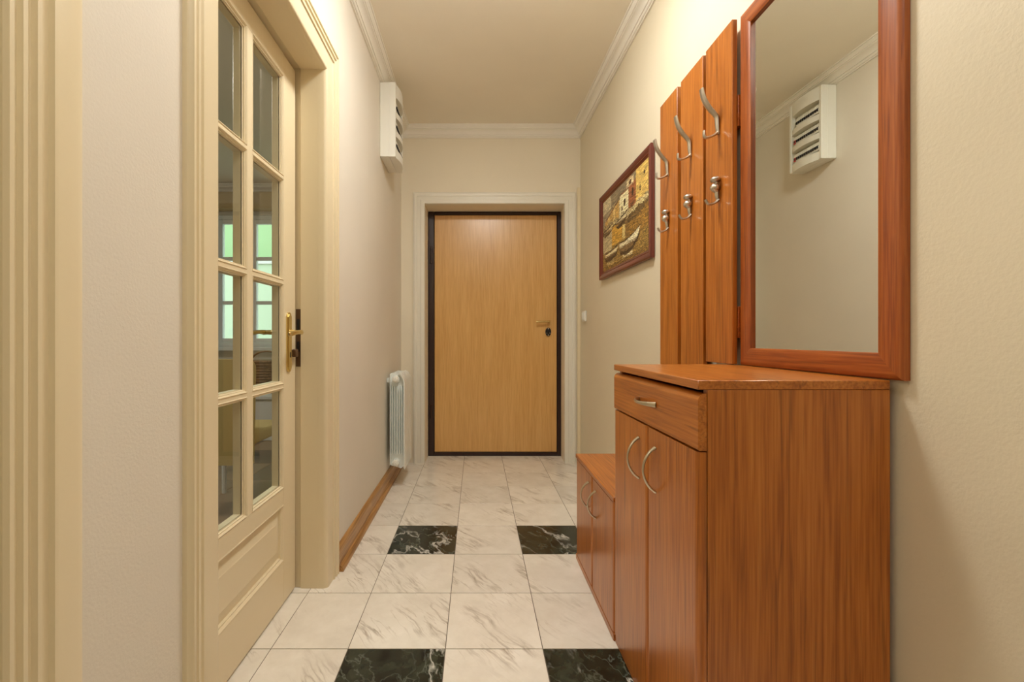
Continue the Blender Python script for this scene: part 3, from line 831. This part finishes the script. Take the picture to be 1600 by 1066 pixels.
rnd = random.Random(11)
for jz in range(NZ+1):
    for ix in range(NX+1):
        vs.append((-0.010 - rnd.random()*0.0008, cw - 2*cw*ix/NX, -chh + 2*chh*jz/NZ))
stroke = {}
for jz in range(NZ):
    prev = None; kk = 1.0
    for ix in range(NX):
        a = jz*(NX+1) + ix
        fs.append((a, a+1, a+NX+2, a+NX+1))
        s, t = (ix+0.5)/NX, (jz+0.5)/NZ
        c = artist(s, t, rnd)
        if prev and rnd.random() < 0.35: c = tuple(0.5*(c[i]+prev[i]) for i in range(3))
        prev = c
        if rnd.random() < 0.16: kk = 1.0 + (rnd.random()-0.5)*0.5
        k = kk*(1.0 + (rnd.random()-0.5)*0.16)
        cols.append(lin(tuple(max(0, min(255, v*k)) for v in c)))
me = bpy.data.meshes.new('canvas'); me.from_pydata(vs, [], fs); me.update()
att = me.color_attributes.new('paint', 'FLOAT_COLOR', 'CORNER')
flat = []
for c in cols: flat += list(c)*4
att.data.foreach_set('color', flat)
m, nt, b = new_mat('oil_paint')
va = nd(nt, 'ShaderNodeVertexColor'); va.layer_name = 'paint'
nt.links.new(va.outputs['Color'], b.inputs['Base Color']); b.inputs['Roughness'].default_value = 0.5
me.materials.append(m)
cv = bpy.data.objects.new('canvas', me); C.objects.link(cv); cv.parent = pic
MB().box(-0.008, -0.002, -PW+0.02, PW-0.02, -PH+0.02, PH-0.02).build('backing', M['mahog'], pic)

# ------------------------------------------------------------------ low shoe cabinet
XF, XK, TB = 0.453, 0.845, 0.018
def rounded_door(y0, y1, z0, z1, r=0.014):
    """front panel with rounded vertical edges"""
    pts = [(XF+TB, y0), (XF+TB, y1)]
    for k in range(5): a = math.pi/2*k/4; pts.append((XF+r-r*math.sin(a), y1-r+r*math.cos(a)))
    for k in range(5): a = math.pi/2*k/4; pts.append((XF+r-r*math.cos(a), y0+r-r*math.sin(a)))
    return MB().prism(pts, 'z', z0, z1)
def bow_handle(center, length, bulge, axis):
    cx, cy, cz = center; P = []; R = []
    for k in range(15):
        u = 2*k/14 - 1
        o = bulge*(1 - u*u)**0.8
        p = (cx - o - 0.001, cy, cz + u*length/2) if axis == 'z' else (cx - o - 0.001, cy + u*length/2, cz)
        P.append(p); w_ = 0.0042 + 0.0026*u*u
        R.append((w_, 0.0030 + 0.0012*u*u))
    return MB().tube(P, R, (0, 1, 0) if axis == 'z' else (0, 0, 1), 10)
def O(v, off): return (v[0]-off[0], v[1]-off[1], v[2]-off[2])
LC = (0, 0, 0)
lc = thing('shoe_cabinet', 'low cherry two-door shoe cabinet beyond the tall cabinet', 'cabinet', (0, 0, 0))
LY0, LY1, LZ = 1.474, 2.030, 0.475
mb = MB()
mb.box(XF+TB+0.001, XK, LY0, LY0+TB, 0.0, LZ-TB); mb.box(XF+TB+0.001, XK, LY1-TB, LY1, 0.0, LZ-TB); mb.box(XK-0.006, XK, LY0+TB, LY1-TB, 0.03, LZ-TB)
mb.build('carcass', M['cherry'], lc)
MB().box(XF-0.002, XK, LY0, LY1+0.002, LZ-TB, LZ, 0.002).build('cabinet_top', M['cherry_y'], lc)
MB().box(XF-0.001, XF+0.05, LY0+0.001, LY1+0.002, 0.0005, 0.024, 0.002).build('plinth', M['cherry_y'], lc)
ym = (LY0+LY1)/2
for k, (a, b) in enumerate(((LY0+0.002, ym-0.001), (ym+0.001, LY1-0.001))):
    dr = rounded_door(a, b, 0.027, LZ-TB-0.003).build('cabinet_door', M['cherry'], lc)
    yy = ym - 0.058 if k == 0 else ym + 0.050
    bow_handle((XF, yy, 0.369), 0.102, 0.031, 'z').build('handle', M['steel'], dr)

# ------------------------------------------------------------------ tall cabinet
tc_ = thing('hall_cabinet', 'tall cherry hall cabinet with one drawer over two doors, under the mirror', 'cabinet', (0, 0, 0))
Y0, Y1, ZT = 0.914, 1.472, 0.913
mb = MB(); mb.box(XF+TB+0.0015, XK, Y0, Y0+TB, 0.0, ZT-0.0195, 0.0008)
mb.build('side_panel', M['cherry'], tc_)
mb = MB(); mb.box(XF+TB+0.0015, XK, Y1-TB, Y1, 0.0, ZT-0.0195, 0.0008)
mb.build('side_panel', M['cherry'], tc_)
MB().box(XK-0.006, XK, Y0+TB, Y1-TB, 0.05, ZT-0.0195).build('back_panel', M['cherry'], tc_, False)
MB().box(XF-0.0005, XK, Y0-0.0005, Y1, ZT-0.019, ZT, 0.0015).build('cabinet_top', M['cherry_y'], tc_)
MB().box(XF+0.004, XF+TB, Y0+0.002, Y1-0.002, 0.0005, 0.030, 0.002).build('plinth', M['cherry_y'], tc_)
ym = 1.188
for k, (a, b) in enumerate(((Y0+0.001, ym-0.001), (ym+0.001, Y1-0.001))):
    dr = rounded_door(a, b, 0.033, 0.7655).build('cabinet_door', M['cherry'], tc_)
    yy = ym - 0.058 if k == 0 else ym + 0.058
    bow_handle((XF, yy, 0.667), 0.112, 0.031, 'z').build('handle', M['steel'], dr)
r = 0.016
pts = [(XF+TB, 0.769), (XF+TB, 0.886)]
for k in range(6): a = math.pi/2*k/5; pts.append((XF+r-r*math.sin(a), 0.886-r+r*math.cos(a)))
pts += [(XF, 0.7715), (XF+0.003, 0.769)]
dw = MB().prism(pts, 'y', Y0+0.001, Y1-0.001).build('drawer_front', M['cherry_y'], tc_)
bow_handle((XF, 1.185, 0.831), 0.116, 0.027, 'y').build('handle', M['steel'], dw)

# ------------------------------------------------------------------ mirror
YM, ZM0 = (0.886+1.424)/2, 0.9145
MH = 1.107/2
mr = rw('wall_mirror', 'tall mirror in a red cherry frame standing above the hall cabinet', 'mirror', YM, ZM0 + MH)
MW = (1.424-0.886)/2
MP = [(0.0, -0.001), (0.0, -0.013), (0.004, -0.017), (0.012, -0.020), (0.040, -0.020), (0.050, -0.019), (0.054, -0.016), (0.054, -0.006), (0.054, -0.001)]
frame_rails(mr, MW, MH, MP, M['cherry_red'], M['cherry_red_y'])
MB().box(-0.0085, -0.004, -MW+0.050, MW-0.050, -MH+0.050, MH-0.050).build('mirror_glass', M['mirror'], mr, False)

# ------------------------------------------------------------------ coat rack
cr = rw('coat_rack', 'cherry coat rack of three upright boards with six metal hooks', 'coat rack', 1.697, 0.0)
BX0, BX1 = -0.038, -0.0205      # board depth range measured from the wall
boards_y = [(1.430, 1.592), (1.612, 1.782), (1.813, 1.977)]
for k, (a, b) in enumerate(boards_y):
    MB().box(BX0, BX1, a-1.697, b-1.697, 0.9155 if k == 0 else 0.478, 2.018, 0.002).build('board', M['cherry'], cr)
for z0, z1 in ((1.676, 1.776), (1.00, 1.10)):
    MB().box(BX1, -0.002, 1.4265-1.697, 1.965-1.697, z0, z1, 0.001).build('batten', M['cherry_red_y'], cr)
def big_hook():
    mb = MB()
    mb.tube([(-0.003, 0, -0.006), (-0.0055, 0, 0.022), (-0.007, 0, 0.048), (-0.013, 0, 0.060), (-0.029, 0, 0.078), (-0.043, 0, 0.098), (-0.053, 0, 0.120), (-0.059, 0, 0.146)],
            [(0.0075, 0.004), (0.0085, 0.006), (0.0095, 0.0065), (0.0105, 0.0062), (0.012, 0.0058), (0.013, 0.0056), (0.0135, 0.0054), (0.0125, 0.0046)], (0, 1, 0), 12)
    mb.tube([(-0.002, 0, 0.002), (-0.018, 0, -0.010), (-0.034, 0, -0.0165), (-0.044, 0, -0.017), (-0.050, 0, -0.011), (-0.0505, 0, 0.006)],
            [(0.008, 0.005), (0.0075, 0.0042), (0.007, 0.004), (0.007, 0.004), (0.007, 0.0038), (0.0065, 0.0030)], (0, 1, 0), 12)
    return mb
def small_hook():
    mb = MB()
    mb.ball((-0.012, 0, 0.071), (0.016, 0.0175, 0.0105)); mb.ball((-0.008, 0, 0.060), (0.006, 0.007, 0.010))
    mb.ball((-0.013, 0, 0.044), (0.0155, 0.016, 0.0145)); mb.ball((-0.010, 0, 0.032), (0.008, 0.0105, 0.006))
    mb.tube([(-0.008, 0, 0.040), (-0.007, 0, 0.020), (-0.005, 0, 0.002)], [(0.009, 0.008), (0.008, 0.006), (0.006, 0.004)], (0, 1, 0), 10)
    mb.tube([(-0.002, 0, 0.004), (-0.014, 0, -0.008), (-0.028, 0, -0.012), (-0.038, 0, -0.009), (-0.046, 0, 0.004)],
            [(0.007, 0.005), (0.0065, 0.004), (0.0065, 0.0038), (0.006, 0.0036), (0.006, 0.004)], (0, 1, 0), 10)
    return mb
bh = shk = None
for (yc, zb) in ((1.506, 1.690), (1.697, 1.692), (1.893, 1.690)):
    if bh is None: bh = big_hook().build('coat_hook', M['nickel'], cr); bh['label'] = 'long double brushed nickel hook'; o = bh
    else: o = copy_part(bh, cr)
    o.location = (BX0-0.0005, yc-1.697, zb)
    if shk is None: shk = small_hook().build('hat_hook', M['nickel'], cr); shk['label'] = 'short ornate brushed nickel hook'; o = shk
    else: o = copy_part(shk, cr)
    o.location = (BX0-0.0005, yc-1.697, zb-0.2295)
